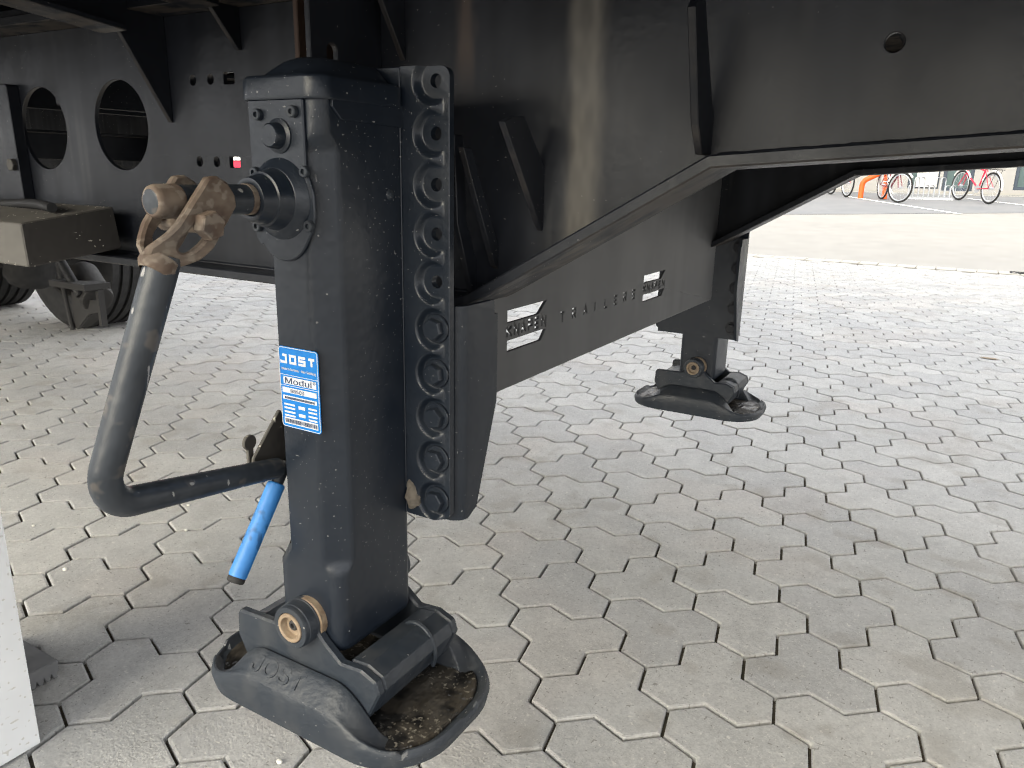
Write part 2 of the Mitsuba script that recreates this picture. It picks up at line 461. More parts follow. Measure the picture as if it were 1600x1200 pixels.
# dry leaf and a few pebbles
lf = Polygon([(0, 0), (.03, .018), (.07, .02), (.1, .0), (.07, -.02), (.03, -.018)])
lm = plate_xy(lf, .004, .006, .0005)
lm.apply_translation([.14, 5.05, .0])
put('dry_leaf', lm, 'tan_rust', False, 'small brown dry leaf lying on the bright paving', cat='leaf')
PEB = ['', 'tiny white pebble in a paving joint at the left edge, above the white box top', 'tiny white pebble right below the lower arm of the crank handle', 'tiny white pebble between the crank handle and the blue grip tip, on a joint corner',
       'white pebble on a paving joint corner above the grey rubber block']
for i, (x, y, r) in enumerate(((-.870, .734, .0052), (-2.109, .996, .0042), (-1.872, 1.313, .0045), (-1.738, 1.205, .0048), (-1.802, .907, .006))):
    st = trimesh.creation.icosphere(2, r)
    st.apply_scale([1.2, .85, .7])
    st = rocks(st, r * .25, 140, i)
    st.apply_translation([x, y, r * .6 if i == 0 else r * .3])
    if i == 0:
        put('pebble', st, 'pebble_white', 40, 'small pale pebble on the paving just in front of the near landing leg foot', cat='pebble')
    else:
        put('white_pebble', st, 'pebble_white', 40, PEB[i], cat='pebble', group='white pebbles in the paving joints')

# ------------------------------------------------------------------ trailer
TR = 'semi_trailer'
labels[TR] = dict(label='dark semi trailer seen from below with landing legs, crank and gooseneck beams', category='trailer')
XC, YL = -.596, .625     # centre of the near landing leg
BOTH = lambda key, mesh, mat, smooth=32, label=(None, None): (put(key, mesh, mat, smooth, label[0]), put(key, mirror(mesh), mat, smooth, label[1]))

# main beams: web with holes, bottom flange, top flange
sl = .078
def zneck(x): return .986 + sl * (x + .23)
low = [(-9.0, .813), (-.545, .813)]
knee = [(-.545 + .05 * math.sin(a), .813 + .05 * (1 - math.cos(a))) for a in np.linspace(0, math.atan(.585), 7)[1:]]
kx, kz = knee[-1]
line = low + knee + [(-.236, .9855), (1.5, zneck(1.5)), (2.6, zneck(1.5))]
flange = LineString(line).buffer(.0066, cap_style=2, join_style=1, quad_segs=4)
web = Polygon(line + [(2.6, 1.19), (-9, 1.19)])
for x in (-1.4865, -1.256, -2.21):
    web = web.difference(affinity.translate(Point(0, 0).buffer(.072 if x > -1.4 else .071, 24), x, 1.033 if x > -1.4 else 1.03))
for z in (1.0965, .977):
    for x in (-1.063, -1.023):
        web = web.difference(affinity.translate(Point(0, 0).buffer(.0072, 10), x, z))
    web = web.difference(sbox(-.994, z - .008, -.970, z + .008).buffer(-.003).buffer(.003))
web = web.difference(affinity.translate(Point(0, 0).buffer(.0085, 12), -.088, 1.0926))
BOTH(TR + '__main_beam', plate_xz(web, .826, .834, .0008), 'beam_paint', 30, ('near beam web plate with round holes and a brown dust streak', None))
BOTH(TR + '__main_beam__bottom_flange', plate_xz(flange, .78, .88, .0018), 'beam_paint', 30)
BOTH(TR + '__main_beam__top_flange', cat(bx(-9, 2.6, .765, .895, 1.19, 1.204)), 'beam_paint', 30)
BOTH(TR + '__upper_beam', bx(-9, 2.6, .79, .87, 1.2045, 1.2215), 'beam_paint', 30)
# weld bead along web and flange
wl = LineString(line).parallel_offset(.0066, 'left')
wp = np.array([(p.x, .8245, p.y) for p in (wl.interpolate(t) for t in np.arange(7.2, min(wl.length, 10.6), .006))])
wr = .0030 + .0012 * (meshkit.noise(np.c_[wp[:, 0] * 160, wp[:, 1], wp[:, 2]]))
put(TR + '__main_beam__weld_bead', tube(wp, wr, 6), 'beam_paint', 60)


# stiffeners in the web, normals along x
def stiff(key, x, pts, t=.008, both=True, r=0):
    m = plate_yz(rpoly(pts, r), x - t / 2, x + t / 2, .001)
    put(key, m, 'beam_paint', 30)
    if both:
        put(key, mirror(m), 'beam_paint', 30)


stiff(TR + '__main_beam__stiffener', -.2527, [(.797, .9925), (.7756, 1.02), (.739, 1.12), (.748, 1.130), (.768, 1.131), (.826, 1.025), (.826, .9925)])
stiff(TR + '__main_beam__stiffener', -.45, [(.8195, .9085), (.732, 1.0228), (.7506, 1.0295), (.7754, 1.031), (.826, .978), (.826, .9035)])
stiff(TR + '__main_beam__stiffener', -.545, [(.817, .8205), (.783, .909), (.7752, 1.0125), (.795, 1.0125), (.803, .912), (.826, .862), (.826, .8205)])
stiff(TR + '__main_beam__stiffener', -.512, [(.818, .857), (.7639, .962), (.7466, .997), (.764, .997), (.781, .964), (.826, .882), (.826, .853)])
stiff(TR + '__main_beam__stiffener', -.655, [(.824, 1.105), (.7827, 1.167), (.768, 1.19), (.826, 1.19), (.826, 1.105)])
slot = Polygon([(.700, 1.02), (.700, 1.19), (.826, 1.19), (.826, 1.02)]).difference(LineString([(.734, 1.03), (.736, 1.106)]).buffer(.0085))
put(TR + '__main_beam__stiffener', plate_yz(slot, -.698, -.690), 'beam_paint', 30)
put(TR + '__main_beam__stiffener', plate_yz(sbox(.748, 1.05, .826, 1.19), -.765, -.757), 'dark_rust', 30, 'rusty brown upright strip behind the near landing leg')
# outriggers carrying the floor
for x, w in ((-1.122, .008), (-.954, .008), (-1.9, .008), (-2.7, .008), (-3.5, .008)):
    pts = [(.822, 1.036), (.7445, 1.166), (.08, 1.235), (.08, 1.32), (.826, 1.32), (.826, 1.036)] if x != -.954 else [(.820, 1.133), (.771, 1.19), (.08, 1.235), (.08, 1.32), (.826, 1.32), (.826, 1.133)]
    m = plate_yz(Polygon(pts), x - w / 2, x + w / 2)
    BOTH(TR + '__outrigger', m, 'beam_paint', 30)
    fl = LineString([(.7445, 1.160), (.08, 1.230)] if x != -.954 else [(.771, 1.184), (.08, 1.230)]).buffer(.004, cap_style=2)
    BOTH(TR + '__outrigger__flange', plate_yz(fl, x - .03, x + .03), 'beam_paint', 30)
# strap plate with a bolt at the far left
put(TR + '__strap_plate', plate_xz(rpoly([(-1.66, .83), (-1.545, .83), (-1.553, 1.107), (-1.66, 1.107)], .006), .805, .826), 'beam_paint', 30)
put(TR + '__strap_plate__bolt', hexbolt((-1.565, .805, .965), (0, -1, 0), .012, .008), 'dusty_steel', 20)
# floor, cross members, side rails and body
for k in range(38):
    x = -8.9 + .3 * k
    put(TR + '__cross_member', cat(bx(x - .03, x + .03, .1, 2.6, 1.222, 1.229), bx(x - .003, x + .003, .1, 2.6, 1.2295, 1.318)), 'beam_paint', 30)
put(TR + '__floor', bx(-9, 2.6, .082, 2.618, 1.32, 1.36), 'beam_paint', 30)
BOTH(TR + '__side_rail', cat(bx(-9, 2.6, .075, .0815, 1.215, 1.365)), 'beam_paint', 30)
put(TR + '__body', cat(bx(-9, 2.6, .077, .10, 1.366, 3.9), bx(-9, 2.6, 2.6, 2.623, 1.366, 3.9), bx(2.577, 2.6, .1005, 2.5995, 1.366, 3.9), bx(-9, -8.977, .1005, 2.5995, 1.366, 3.9),
    bx(-8.976, 2.576, .1005, 2.5995, 3.87, 3.9)), 'body_panel', 30)
# cross beams between the two main beams (seen through the holes)
for x, z in ((-1.75, 1.16), (-1.45, 1.15), (-2.6, 1.06), (-.9, 1.12)):
    put(TR + '__cross_beam', cat(bx(x - .04, x + .04, .836, 1.864, z, z + .008), bx(x - .004, x + .004, .836, 1.864, z - .08, z - .0005)), 'beam_paint', 30)

# ---- cut-out cross plate between the legs
def strokes(ch):
    S = {'K': [[(0, 0), (0, 1)], [(.9, 1), (0, .45)], [(.25, .6), (.95, 0)]], 'N': [[(0, 0), (0, 1), (.9, 0), (.9, 1)]], 'A': [[(0, 0), (.45, 1), (.9, 0)], [(.18, .33), (.72, .33)]],
         'P': [[(0, 0), (0, 1), (.8, 1), (.8, .5), (0, .5)]], 'E': [[(.8, 1), (0, 1), (0, 0), (.8, 0)], [(0, .5), (.7, .5)]], 'T': [[(0, 1), (.9, 1)], [(.45, 1), (.45, 0)]],
         'R': [[(0, 0), (0, 1), (.8, 1), (.8, .5), (0, .5)], [(.4, .5), (.85, 0)]], 'I': [[(.1, 0), (.1, 1)]], 'L': [[(0, 1), (0, 0), (.75, 0)]],
         'S': [[(.8, .85), (.8, 1), (0, 1), (0, .5), (.8, .5), (.8, 0), (0, 0), (0, .15)]],
         'J': [[(.2, 1), (.75, 1), (.75, 0), (0, 0), (0, .25)]], 'O': [[(0, 0), (0, 1), (.8, 1), (.8, 0), (0, 0)]]}
    return S[ch]


def word(txt, x0, x1, z0, z1, w, slant=0.0, fill=.66):
    pitch = (x1 - x0) / (len(txt) - 1 + fill)
    out = []
    for k, ch in enumerate(txt):
        for s in strokes(ch):
            out.append(LineString([(x0 + pitch * (k + fill * x) + slant * z * (z1 - z0), z0 + w / 2 + z * (z1 - z0 - w)) for x, z in s]).buffer(w / 2, cap_style=2, join_style=2))
    return unary_union(out)


def logo(y0, y1, z0, z1):
    h = z1 - z0
    s = .012
    top = Polygon([(y0, z1 - .30 * h), (y1 - 2 * s, z1 - .30 * h), (y1, z1), (y0, z1)])
    bot = Polygon([(y0, z0), (y1 - 1.2 * s, z0), (y1, z0 + .27 * h), (y0, z0 + .27 * h)])
    return unary_union([top, bot]).union(word('KNAPEN', y0, y1, z0 + .33 * h, z0 + .645 * h, .0040))


pl = Polygon([(.812, .679), (1.888, .679), (1.888, 1.15), (.812, 1.15)])
pl = pl.difference(sbox(.80, .80, .838, 1.2)).difference(logo(.886, .999, .731, .789)).difference(logo(1.394, 1.513, .734, .785)).difference(word('TRAILERS', 1.046, 1.354, .7465, .7645, .0034, fill=.34))
put(TR + '__cross_plate', plate_yz(pl.intersection(sbox(.80, .6, 1.862, 1.15)), -.534, -.529, .0005), 'web_plate_paint', 30, 'grey cross plate with the lettering KNAPEN TRAILERS cut through it')

# ---- near and far leg brackets on the beams
def arc(c, r, a0, a1, n=7):
    return [(c[0] + r * math.cos(a), c[1] + r * math.sin(a)) for a in np.linspace(a0, a1, n)]


def bracket():
    """Folded L: face towards -y behind the mounting plate, rounded corner, side towards +x with a slanted lower edge."""
    plan = [(-.705, .7035), (-.500, .7035)] + [(-.500 + .018 * math.sin(a), .7215 - .018 * math.cos(a)) for a in np.linspace(0, math.pi / 2, 7)[1:]] + [(-.482, .74), (-.482, .758), (-.482, .7755), (-.482, .7765), (-.482, .784)]
    plan = np.array(plan)
    def zb(y): return .5585 + max(0, y - .737) * 2.9 if y > .737 else .5585
    t = .007
    inner = ring_open(plan, t)
    v, f = [], []
    for p in (plan, inner):
        for (x, y), (xo, yo) in zip(p, plan):
            v.append((x, y, zb(yo)))
            v.append((x, y, .823 if yo < .776 else .8055))
    n = len(plan)
    for k in range(n - 1):
        a, b = 2 * k, 2 * k + 2
        f += [(a, b, b + 1), (a, b + 1, a + 1)]
        o = 2 * n
        f += [(o + a, o + b + 1, o + b), (o + a, o + a + 1, o + b + 1)]
        f += [(a, o + a, o + b), (a, o + b, b), (a + 1, b + 1, o + b + 1), (a + 1, o + b + 1, o + a + 1)]
    for k in (0, n - 1):
        a, o = 2 * k, 2 * n + 2 * k
        f += [(a, a + 1, o + 1), (a, o + 1, o)] if k == 0 else [(a, o + 1, a + 1), (a, o, o + 1)]
    return tm(v, f)


def ring_open(p, t):
    d = np.gradient(p, axis=0)
    d /= np.linalg.norm(d, axis=1, keepdims=True)
    return p + np.stack([-d[:, 1], d[:, 0]], 1) * t


def plate_relief():
    """Mounting plate: raised strips along the leg, scalloped round every hole; pressed steel."""
    zs_h = HOLES
    x = np.concatenate([np.arange(-.5445, -.4885, .0016), [-.4885, -.4875]])
    z = np.arange(.5655, 1.0765, .0021)
    X, Z = np.meshgrid(x, z, indexing='ij')
    d = np.min([np.hypot(X + .5045, Z - h) for h in zs_h], 0)
    ss = lambda a, b, t: (lambda q: q * q * (3 - 2 * q))(np.clip((t - a) / (b - a), 0, 1))
    raised = ss(.0185, .0245, d) * (1 - ss(-.506, -.494, X))
    lip = ss(.0060, .0075, d)
    Y = .690 - .0085 * raised
    Y = np.where((X > -.4880), .6908, Y)
    n, m = X.shape
    top = np.stack([X, Y, Z], -1).reshape(-1, 3)
    bot = np.stack([X, np.full_like(Y, .6985), Z], -1).reshape(-1, 3)
    idx = np.arange(n * m).reshape(n, m)
    a, b, c, e = idx[:-1, :-1].ravel(), idx[1:, :-1].ravel(), idx[1:, 1:].ravel(), idx[:-1, 1:].ravel()
    f = [np.stack([a, b, c], 1), np.stack([a, c, e], 1)]
    o = n * m
    f += [np.stack([a + o, c + o, b + o], 1), np.stack([a + o, e + o, c + o], 1)]
    loop = np.concatenate([idx[:, 0], idx[-1, 1:], idx[-2::-1, -1], idx[0, -2:0:-1]])
    l2 = np.roll(loop, -1)
    f += [np.stack([loop, loop + o, l2 + o], 1), np.stack([loop, l2 + o, l2], 1)]
    mesh = tm(np.vstack([top, bot]), np.vstack(f))
    man = m3.Manifold(m3.Mesh(np.ascontiguousarray(mesh.vertices, dtype=np.float32), np.ascontiguousarray(mesh.faces, dtype=np.uint32)))
    if man.volume() < 0 or man.is_empty():
        mesh = tm(mesh.vertices, mesh.faces[:, ::-1])
        man = m3.Manifold(m3.Mesh(np.ascontiguousarray(mesh.vertices, dtype=np.float32), np.ascontiguousarray(mesh.faces, dtype=np.uint32)))
    cut = []
    for h in zs_h:
        cut.append(m3.Manifold.cylinder(.06, .0072, .0072, 28).rotate([90, 0, 0]).translate([-.5045, .73, h]))
    # rounded outer corners
    for zc, sgn in ((1.0755, 1), (.5655, -1)):
        sq = m3.Manifold.cube([.012, .06, .012]).translate([-.4975, .66, zc - (.010 if sgn > 0 else .002)])
        cyl = m3.Manifold.cylinder(.08, .010, .010, 24).rotate([90, 0, 0]).translate([-.4975, .74, zc - sgn * .010])
        cut.append(sq - cyl)
    for q in cut:
        man = man - q
    return man


HOLES = [1.0613 - .0524 * k for k in range(10)]


def rsec(x0, x1, y0, y1, r, chord=0.0, n=6, rb=None):
    """Rounded rectangle, ccw; chord 1 = the corner is a flat chamfer."""
    out = []
    rr_, ch_ = r, chord
    for k_, (sx_, sy_, a0) in enumerate(((1, 1, 0), (-1, 1, 90), (-1, -1, 180), (1, -1, 270))):
        r, chord = (rb, 0.0) if rb and k_ < 2 else (rr_, ch_)
        cx, cy = (x1 - r if sx_ > 0 else x0 + r), (y1 - r if sy_ > 0 else y0 + r)
        a = np.radians(np.linspace(a0, a0 + 90, n))
        q = np.stack([cx + r * np.cos(a), cy + r * np.sin(a)], 1)
        lin = q[0] + (q[-1] - q[0]) * np.linspace(0, 1, n)[:, None]
        out.append(q * (1 - chord) + lin * chord)
    return np.vstack(out)


def loft(secs, caps=True):
    n = len(secs[0][0])
    v = np.vstack([np.c_[s, np.full(n, z)] for s, z in secs])
    i = np.arange(n)
    j = np.roll(i, -1)
    f = []
    for k in range(len(secs) - 1):
        a, b = k * n, (k + 1) * n
        f += [np.stack([i + a, j + a, j + b], 1), np.stack([i + a, j + b, i + b], 1)]
    if caps:
        for k, flip in ((0, True), (len(secs) - 1, False)):
            c = len(v)
            v = np.vstack([v, np.r_[secs[k][0].mean(0), secs[k][1]][None]])
            a = k * n
            f.append(np.stack([j + a, i + a, i * 0 + c], 1) if flip else np.stack([i + a, j + a, i * 0 + c], 1))
    return tm(v, np.vstack(f))


def leg_tube():
    S = lambda ins, r, ch: rsec(-.645 + ins, -.545 - ins, .560 + ins, .6885, r, ch, rb=.012)
    return loft([(S(.006, .016, 0), .431), (S(.002, .018, 0), .435), (S(.0, .018, 0), .442), (S(.0, .018, 0), .528), (S(.0, .024, .45), .538), (S(.0, .028, .85), .548), (S(0, .028, .85), .75),
                 (S(.0, .028, .85), .985), (S(0, .024, .45), .994), (S(.0, .016, 0), 1.004), (S(.0, .016, 0), 1.045)])


def pan():
    x0, x1, y0, y1 = -.778, -.418, .514, .736
    out = sbox(x0, y0, x1, y1).buffer(-.085).buffer(.085, quad_segs=12)
    per = out.exterior
    N = 150
    P = np.array([per.interpolate(t, normalized=True).coords[0] for t in np.arange(N) / N])
    if not Polygon(P).exterior.is_ccw:
        P = P[::-1]
    tang = np.roll(P, -1, 0) - np.roll(P, 1, 0)
    tang /= np.linalg.norm(tang, axis=1, keepdims=True)
    nor = np.stack([tang[:, 1], -tang[:, 0]], 1)
    ss = lambda a, b, t: (lambda q: q * q * (3 - 2 * q))(np.clip((t - a) / (b - a), 0, 1))
    xc = (x0 + x1) / 2
    H = (1 - ss(.055, .155, np.abs(P[:, 0] - xc))) * ss(.55, .95, np.abs(nor[:, 1]))
    notch = 1 - .7 * ss(.6, .8, np.sin(np.arange(N) * 2 * np.pi / N * 9)) * (np.abs(nor[:, 1]) < .75)
    dist = [0, .0015, .0035, .0060, .0085, .014, .022, .030, .0325, .0335, .040, .062]
    rim = [.354, .360, .363, .363, .359, .354, .353, .353, .353, .353, .353, .353]
    hump = [.364, .378, .386, .3895, .392, .398, .406, .412, .4105, .400, .353, .353]
    v, f = [], []
    base = [(0.010, .340), (.003, .342)]
    rings = []
    for d, z in base:
        rings.append(np.c_[P - nor * d, np.full(N, z)])
    for d, r, h in zip(dist, rim, hump):
        zz = (r - (.363 - .356) * (1 - notch) * (r > .3585)) * (1 - H) + h * H
        rings.append(np.c_[P - nor * d, zz])
    v = np.vstack(rings)
    i = np.arange(N)
    j = np.roll(i, -1)
    for k in range(len(rings) - 1):
        a, b = k * N, (k + 1) * N
        f += [np.stack([i + a, j + a, j + b], 1), np.stack([i + a, j + b, i + b], 1)]
    c = len(v)
    v = np.vstack([v, [[xc, (y0 + y1) / 2, .353]], [[xc, (y0 + y1) / 2, .340]]])
    a = (len(rings) - 1) * N
    f += [np.stack([i + a, j + a, i * 0 + c], 1), np.stack([j, i, i * 0 + c + 1], 1)]
    return tm(v, np.vstack(f))


def mudfloor():
    out = sbox(-.778, .514, -.418, .736).buffer(-.085).buffer(.085 - .016, quad_segs=8)
    g = []
    xs, ys = np.arange(-.775, -.42, .006), np.arange(.52, .735, .006)
    m = plate_xy(out, .3515, .3555, .001)
    m2 = m.subdivide_to_size(.012)
    v = np.array(m2.vertices)
    v[:, 2] += np.where(v[:, 2] > .354, (meshkit.fbm(np.c_[v[:, :2] * 60, v[:, 0] * 0], 3, 5) - .35) * .006, 0)
    return tm(v, m2.faces)


def landing_leg(base, far):
    M = mirror if far else (lambda m: m)
    lab = 'far' if far else 'near'
    put(base, M(leg_tube()), 'dark_paint', 28, f'{lab} landing leg with a square tube and a tilting foot')
    # mounting plate with scalloped holes on both wings
    right = plate_relief()
    rm = right.to_mesh()
    rm = tm(rm.vert_properties[:, :3], rm.tri_verts)
    lv = np.array(rm.vertices)
    lv[:, 0] = 2 * -.602 - lv[:, 0]
    left = tm(lv, rm.faces[:, ::-1])
    mid = plate_xz(sbox(-.6592, .5665, -.5448, 1.0752), .6800, .6975, .0008)
    put(base + '__mounting_plate', M(cat(rm, left, mid)), 'dark_paint', 35)
    for k in range(5, 10):
        put(base + '__bolt', M(hexbolt((-.5045, .6885, HOLES[k]), (0, -1, 0), .0125, .009, .0165, rng.uniform(0, 1))), 'dark_paint', 25)
    if far:
        for k in range(10):
            put(base + '__nut', M(hexbolt((-.5045, .7105, HOLES[k]), (0, 1, 0), .0125, .010, .0165, rng.uniform(0, 1))), 'beam_paint', 25)
    put(base + '__bracket', M(bracket()), 'dark_paint', 40)
    # cap
    r = lambda ins, rr: rsec(-.6505 + ins, -.5395 - ins, .5545 + ins, .6880, rr)
    put(base + '__cap', M(loft([(r(0, .02), 1.034), (r(-.0008, .02), 1.036), (r(-.0008, .02), 1.053), (r(.002, .02), 1.0565), (r(.010, .03), 1.0575), (r(.016, .03), 1.064), (r(.025, .03), 1.072), (r(.036, .02), 1.076)])), 'dark_paint', 40)
    skirt = Polygon([(.575, 1.036), (.575, 1.028), (.586, 1.0175), (.590, 1.0165), (.682, 1.0145), (.682, 1.037)])
    put(base + '__cap__skirt', M(plate_yz(skirt, -.5447, -.5415, .0006)), 'dark_paint', 30)
    # foot: pan, mud, rocker, pins
    put(base + '__foot_pan', M(pan()), 'cast_paint', 22)
    put(base + '__mud', M(mudfloor()), 'wet_mud', 30, f'wet mud lying in the {lab} foot pan')
    ring = Point(XC, .4685).buffer(.0262, 16)
    bar = rpoly([(-.534, .4335), (-.508, .436), (-.487, .428), (-.482, .413), (-.500, .376), (-.52, .370), (-.53, .376)], .004)
    bar2 = affinity.scale(bar, -1, 1, origin=(XC, .4))
    prof = unary_union([ring, rpoly([(-.706, .442), (-.702, .4475), (-.625, .4515), (-.60, .47), (-.575, .466), (-.562, .452), (-.538, .4335), (-.508, .436), (-.487, .428), (-.482, .413), (-.500, .376), (-.53, .366),
                                             (-.66, .366), (-.690, .378), (-.708, .413)], .004)])
    prof = prof.buffer(.006).buffer(-.006)
    rk = [plate_xz(prof, .5478, .5600, .0025), plate_xz(prof, .690, .7022, .0025), plate_xz(bar, .5595, .6905, .003), plate_xz(bar2, .5595, .6905, .003)]
    put(base + '__foot_rocker', M(cat(*rk)), 'cast_paint', 35)
    hoop = [(-.510 + .0275 * math.cos(a), .652, .405 + .034 * math.sin(a)) for a in np.linspace(-.5, 2.6, 16)]
    put(base + '__foot_rocker__rib', M(tube(hoop, .0028, 8)), 'cast_paint', 40)
    for s, y in ((-1, .5385), (1, .7115)):
        put(base + '__foot_pin', M(lathe([(.0262, -.0100), (.0262, .001), (.0255, .002), (.0255, .006), (.0245, .0078), (.0185, .0078), (.0180, .004)], (XC, y, .4685), (0, s, 0), 44)), 'cast_paint', 30)
        put(base + '__foot_pin__bush', M(lathe([(.0178, 0), (.0178, .0080), (.0172, .0090), (.0135, .0090), (.0128, .0080), (.0118, .0015), (.0, .001)], (XC, y, .4685), (0, s, 0), 40)), 'tan_rust', 30)
        put(base + '__foot_pin__screw', M(lathe([(.0062, .001), (.0062, .004), (.005, .005), (.0028, .005), (.0026, .002), (0, .002)], (XC + .001, y, .470), (0, s, 0), 20)), 'bracket_grey', 30)
        put(base + '__foot_pin__spacer', M(lathe([(.0, 0), (.0255, 0), (.0255, .008), (0, .008)], (XC + .004, .560 if s < 0 else .6885, .470), (0, s, 0), 36)), 'tan_rust', 30)


landing_leg(TR + '__landing_leg', False)
landing_leg(TR + '__landing_leg_001', True)
NL = TR + '__landing_leg'
# gear cover on the near leg
cov = Polygon([(-.6375, 1.0345), (-.6375, .90), (-.630, .893)] + arc((-.598, .915), .036, math.radians(215), math.radians(325), 12) + [(-.5565, .912), (-.5535, .925), (-.5535, .945), (-.5575, .958), (-.5625, .9665), (-.5625, 1.0345)])
put(NL + '__gear_cover', plate_xz(cov.buffer(-.002).buffer(.002), .5565, .5605, .0012), 'dark_paint', 30)
for x, z in ((-.6215, 1.0205), (-.5735, 1.0225), (-.6305, .9655), (-.5615, .9675), (-.6315, .9125), (-.5590, .9160)):
    b = lathe([(.0052, 0), (.0056, .001), (.0056, .0042), (.0048, .0052), (.0026, .0052), (.0024, .0025), (0, .0025)], (x, .5565, z), (0, -1, 0), 20)
    put(NL + '__gear_cover__screw', b, 'cast_paint', 30)
put(NL + '__gear_cover__plug', lathe([(.0165, 0), (.0165, .0015), (.0125, .003), (.0115, .012), (.010, .0135), (0, .0137)], (-.5955, .5565, 1.0005), (0, -1, 0), 32), 'dark_paint', 40)
put(NL + '__gear_cover__boot', lathe([(.0400, -.001), (.0395, .001), (.0345, .005), (.0315, .009), (.0300, .0095), (.0290, .013), (.0270, .020), (.0262, .0245), (.0250, .0248), (.0240, .0252), (.0215, .036), (.0205, .0395), (.0175, .0402), (.0148, .0390)],
    (-.5985, .5565, .9405), (0, -1, 0), 56), 'dark_paint', 40)
put(NL + '__weld_bead', tube(np.array([(-.5435, .686, z) for z in np.arange(.60, 1.015, .004)]), .0036 + .0016 * meshkit.noise(np.c_[np.arange(.60, 1.015, .004) * 220, np.arange(.60, 1.015, .004) * 0, np.arange(.60, 1.015, .004) * 0]), 6), 'cast_paint', 60)
put(NL + '__plug_weld', rocks(lathe([(.0062, 0), (.0056, .0018), (.0035, .003), (0, .0034)], (-.5455, .661, .945), (1, 0, 0), 18), .0006, 200), 'cast_paint', 50)
mc = trimesh.creation.icosphere(3, .016)
mc.apply_scale([.55, .45, 1.25])
mc = rocks(mc, .007, 70, 9)
mc.apply_translation([-.537, .683, .590])
put(NL + '__mud_clump', mc, 'mud_dry', 50, 'dry mud stuck at the lower end of the mounting plate')
# small embossed lettering on the foot pan
em = meshkit.text_mesh('JOST', .022, .0022, True)
v = np.array(em.vertices)
w_ = v[:, 0].max()
u_, h_, d_ = v[:, 0] / w_, v[:, 1], v[:, 2]
ang = math.atan2(.028, .031)
ang = math.atan2(.014, .016)
v = np.stack([-.665 + u_ * .085, .5245 + .85 * h_ * math.cos(ang) - d_ * math.sin(ang), .3935 + .85 * h_ * math.sin(ang) + d_ * math.cos(ang)], 1)
put(NL + '__foot_pan__lettering', tm(v, em.faces), 'cast_paint', False)

# type plate (sticker)
def flat(pts_or_poly, y, t=.0004):
    return plate_xz(pts_or_poly, y - t, y, t * .2)


SX0, SX1, SZ0, SZ1 = -.6180, -.5606, .6985, .7885
st = sbox(SX0, SZ0, SX1, SZ1).buffer(-.004).buffer(.004)
put(NL + '__type_plate', flat(st, .5598, .0008), 'sticker_blue', False, 'blue type plate with white lettering on the near leg')
rim = st.buffer(-.0006).difference(st.buffer(-.0013))
whites = [flat(rim, .5589)]
W, Hh = SX1 - SX0, SZ1 - SZ0
fx = lambda u: SX0 + W * u
fz = lambda t: SZ1 - Hh * t
bars = [(.10, .93, .365, .455), (.06, .93, .50, .565), (.06, .93, .60, .65), (.45, .62, .705, .745), (.45, .62, .80, .84), (.07, .93, .875, .955)]
for u0, u1, t0, t1 in bars:
    whites.append(flat(sbox(fx(u0), fz(t1), fx(u1), fz(t0)), .5589))
whites.append(flat(word('JOST', fx(.07), fx(.93), fz(.205), fz(.09), .0027, fill=.72), .5589))
whites.append(flat(sbox(fx(0.02), fz(.478), fx(.98), fz(.472)), .5589, .0003))
whites.append(flat(sbox(fx(0.02), fz(.347), fx(.98), fz(.341)), .5589, .0003))


def lettering(txt, u0, u1, t0, t1, y, bold=False):
    m = meshkit.text_mesh(txt, 1.0, .1, bold)
    v = np.array(m.vertices)
    v[:, 0] -= v[:, 0].min()
    s = (fx(u1) - fx(u0)) / v[:, 0].max()
    return tm(np.stack([fx(u0) + v[:, 0] * s, y - v[:, 2] * .003, fz(t1) + v[:, 1] * (fz(t0) - fz(t1))], 1), m.faces)


whites.append(lettering('Made in Germany - Neu-Isenburg', .07, .93, .255, .285, .5589))
for t in (.700, .745, .795, .840):
    whites.append(flat(sbox(fx(.08), fz(t + .022), fx(.36), fz(t)), .5589, .0003))
    whites.append(flat(sbox(fx(.70), fz(t + .022), fx(.92), fz(t)), .5589, .0003))
put(NL + '__type_plate__white_print', cat(*whites), 'sticker_white', False)
darks = [lettering('Modul', .15, .84, .375, .445, .5583), lettering('B8503', .28, .62, .512, .555, .5583)]
darks.append(flat(Point(fx(.89), fz(.385)).buffer(.0017).difference(Point(fx(.89), fz(.385)).buffer(.001)), .5583, .0003))
rr = random.Random(3)
u = .10
while u < .90:
    wv = rr.uniform(.006, .02)
    darks.append(flat(sbox(fx(u), fz(.94), fx(u + wv), fz(.89)), .5583, .0003))
    u += wv + rr.uniform(.008, .02)
u = .12
while u < .88:
    wv = rr.uniform(.012, .022)
    darks.append(flat(sbox(fx(u), fz(.64), fx(u + wv), fz(.612)), .5583, .0003))
    u += wv + .012
put(NL + '__type_plate__dark_print', cat(*darks), 'sticker_dark', False)

# ------------------------------------------------------------------ crank
CK = TR + '__crank_handle'
B = np.array([-.599, .4455, .9215])
top = np.array([-.599, .4170, .8850])
corner = np.array([-.630, .3505, .6760])
end = np.array([-.655, .5800, .6335])


def fillet(a, b, c, r, n=12):
    d1, d2 = (a - b) / np.linalg.norm(a - b), (c - b) / np.linalg.norm(c - b)
    th = math.acos(d1 @ d2)
    t = r / math.tan(th / 2)
    ctr = b + (d1 + d2) / np.linalg.norm(d1 + d2) * r / math.sin(th / 2)
    p, q = b + d1 * t - ctr, b + d2 * t - ctr
    w = math.acos(np.clip(p @ q / r / r, -1, 1))
    return [ctr + (math.sin((1 - k) * w) * p + math.sin(k * w) * q) / math.sin(w) for k in np.linspace(0, 1, n)]


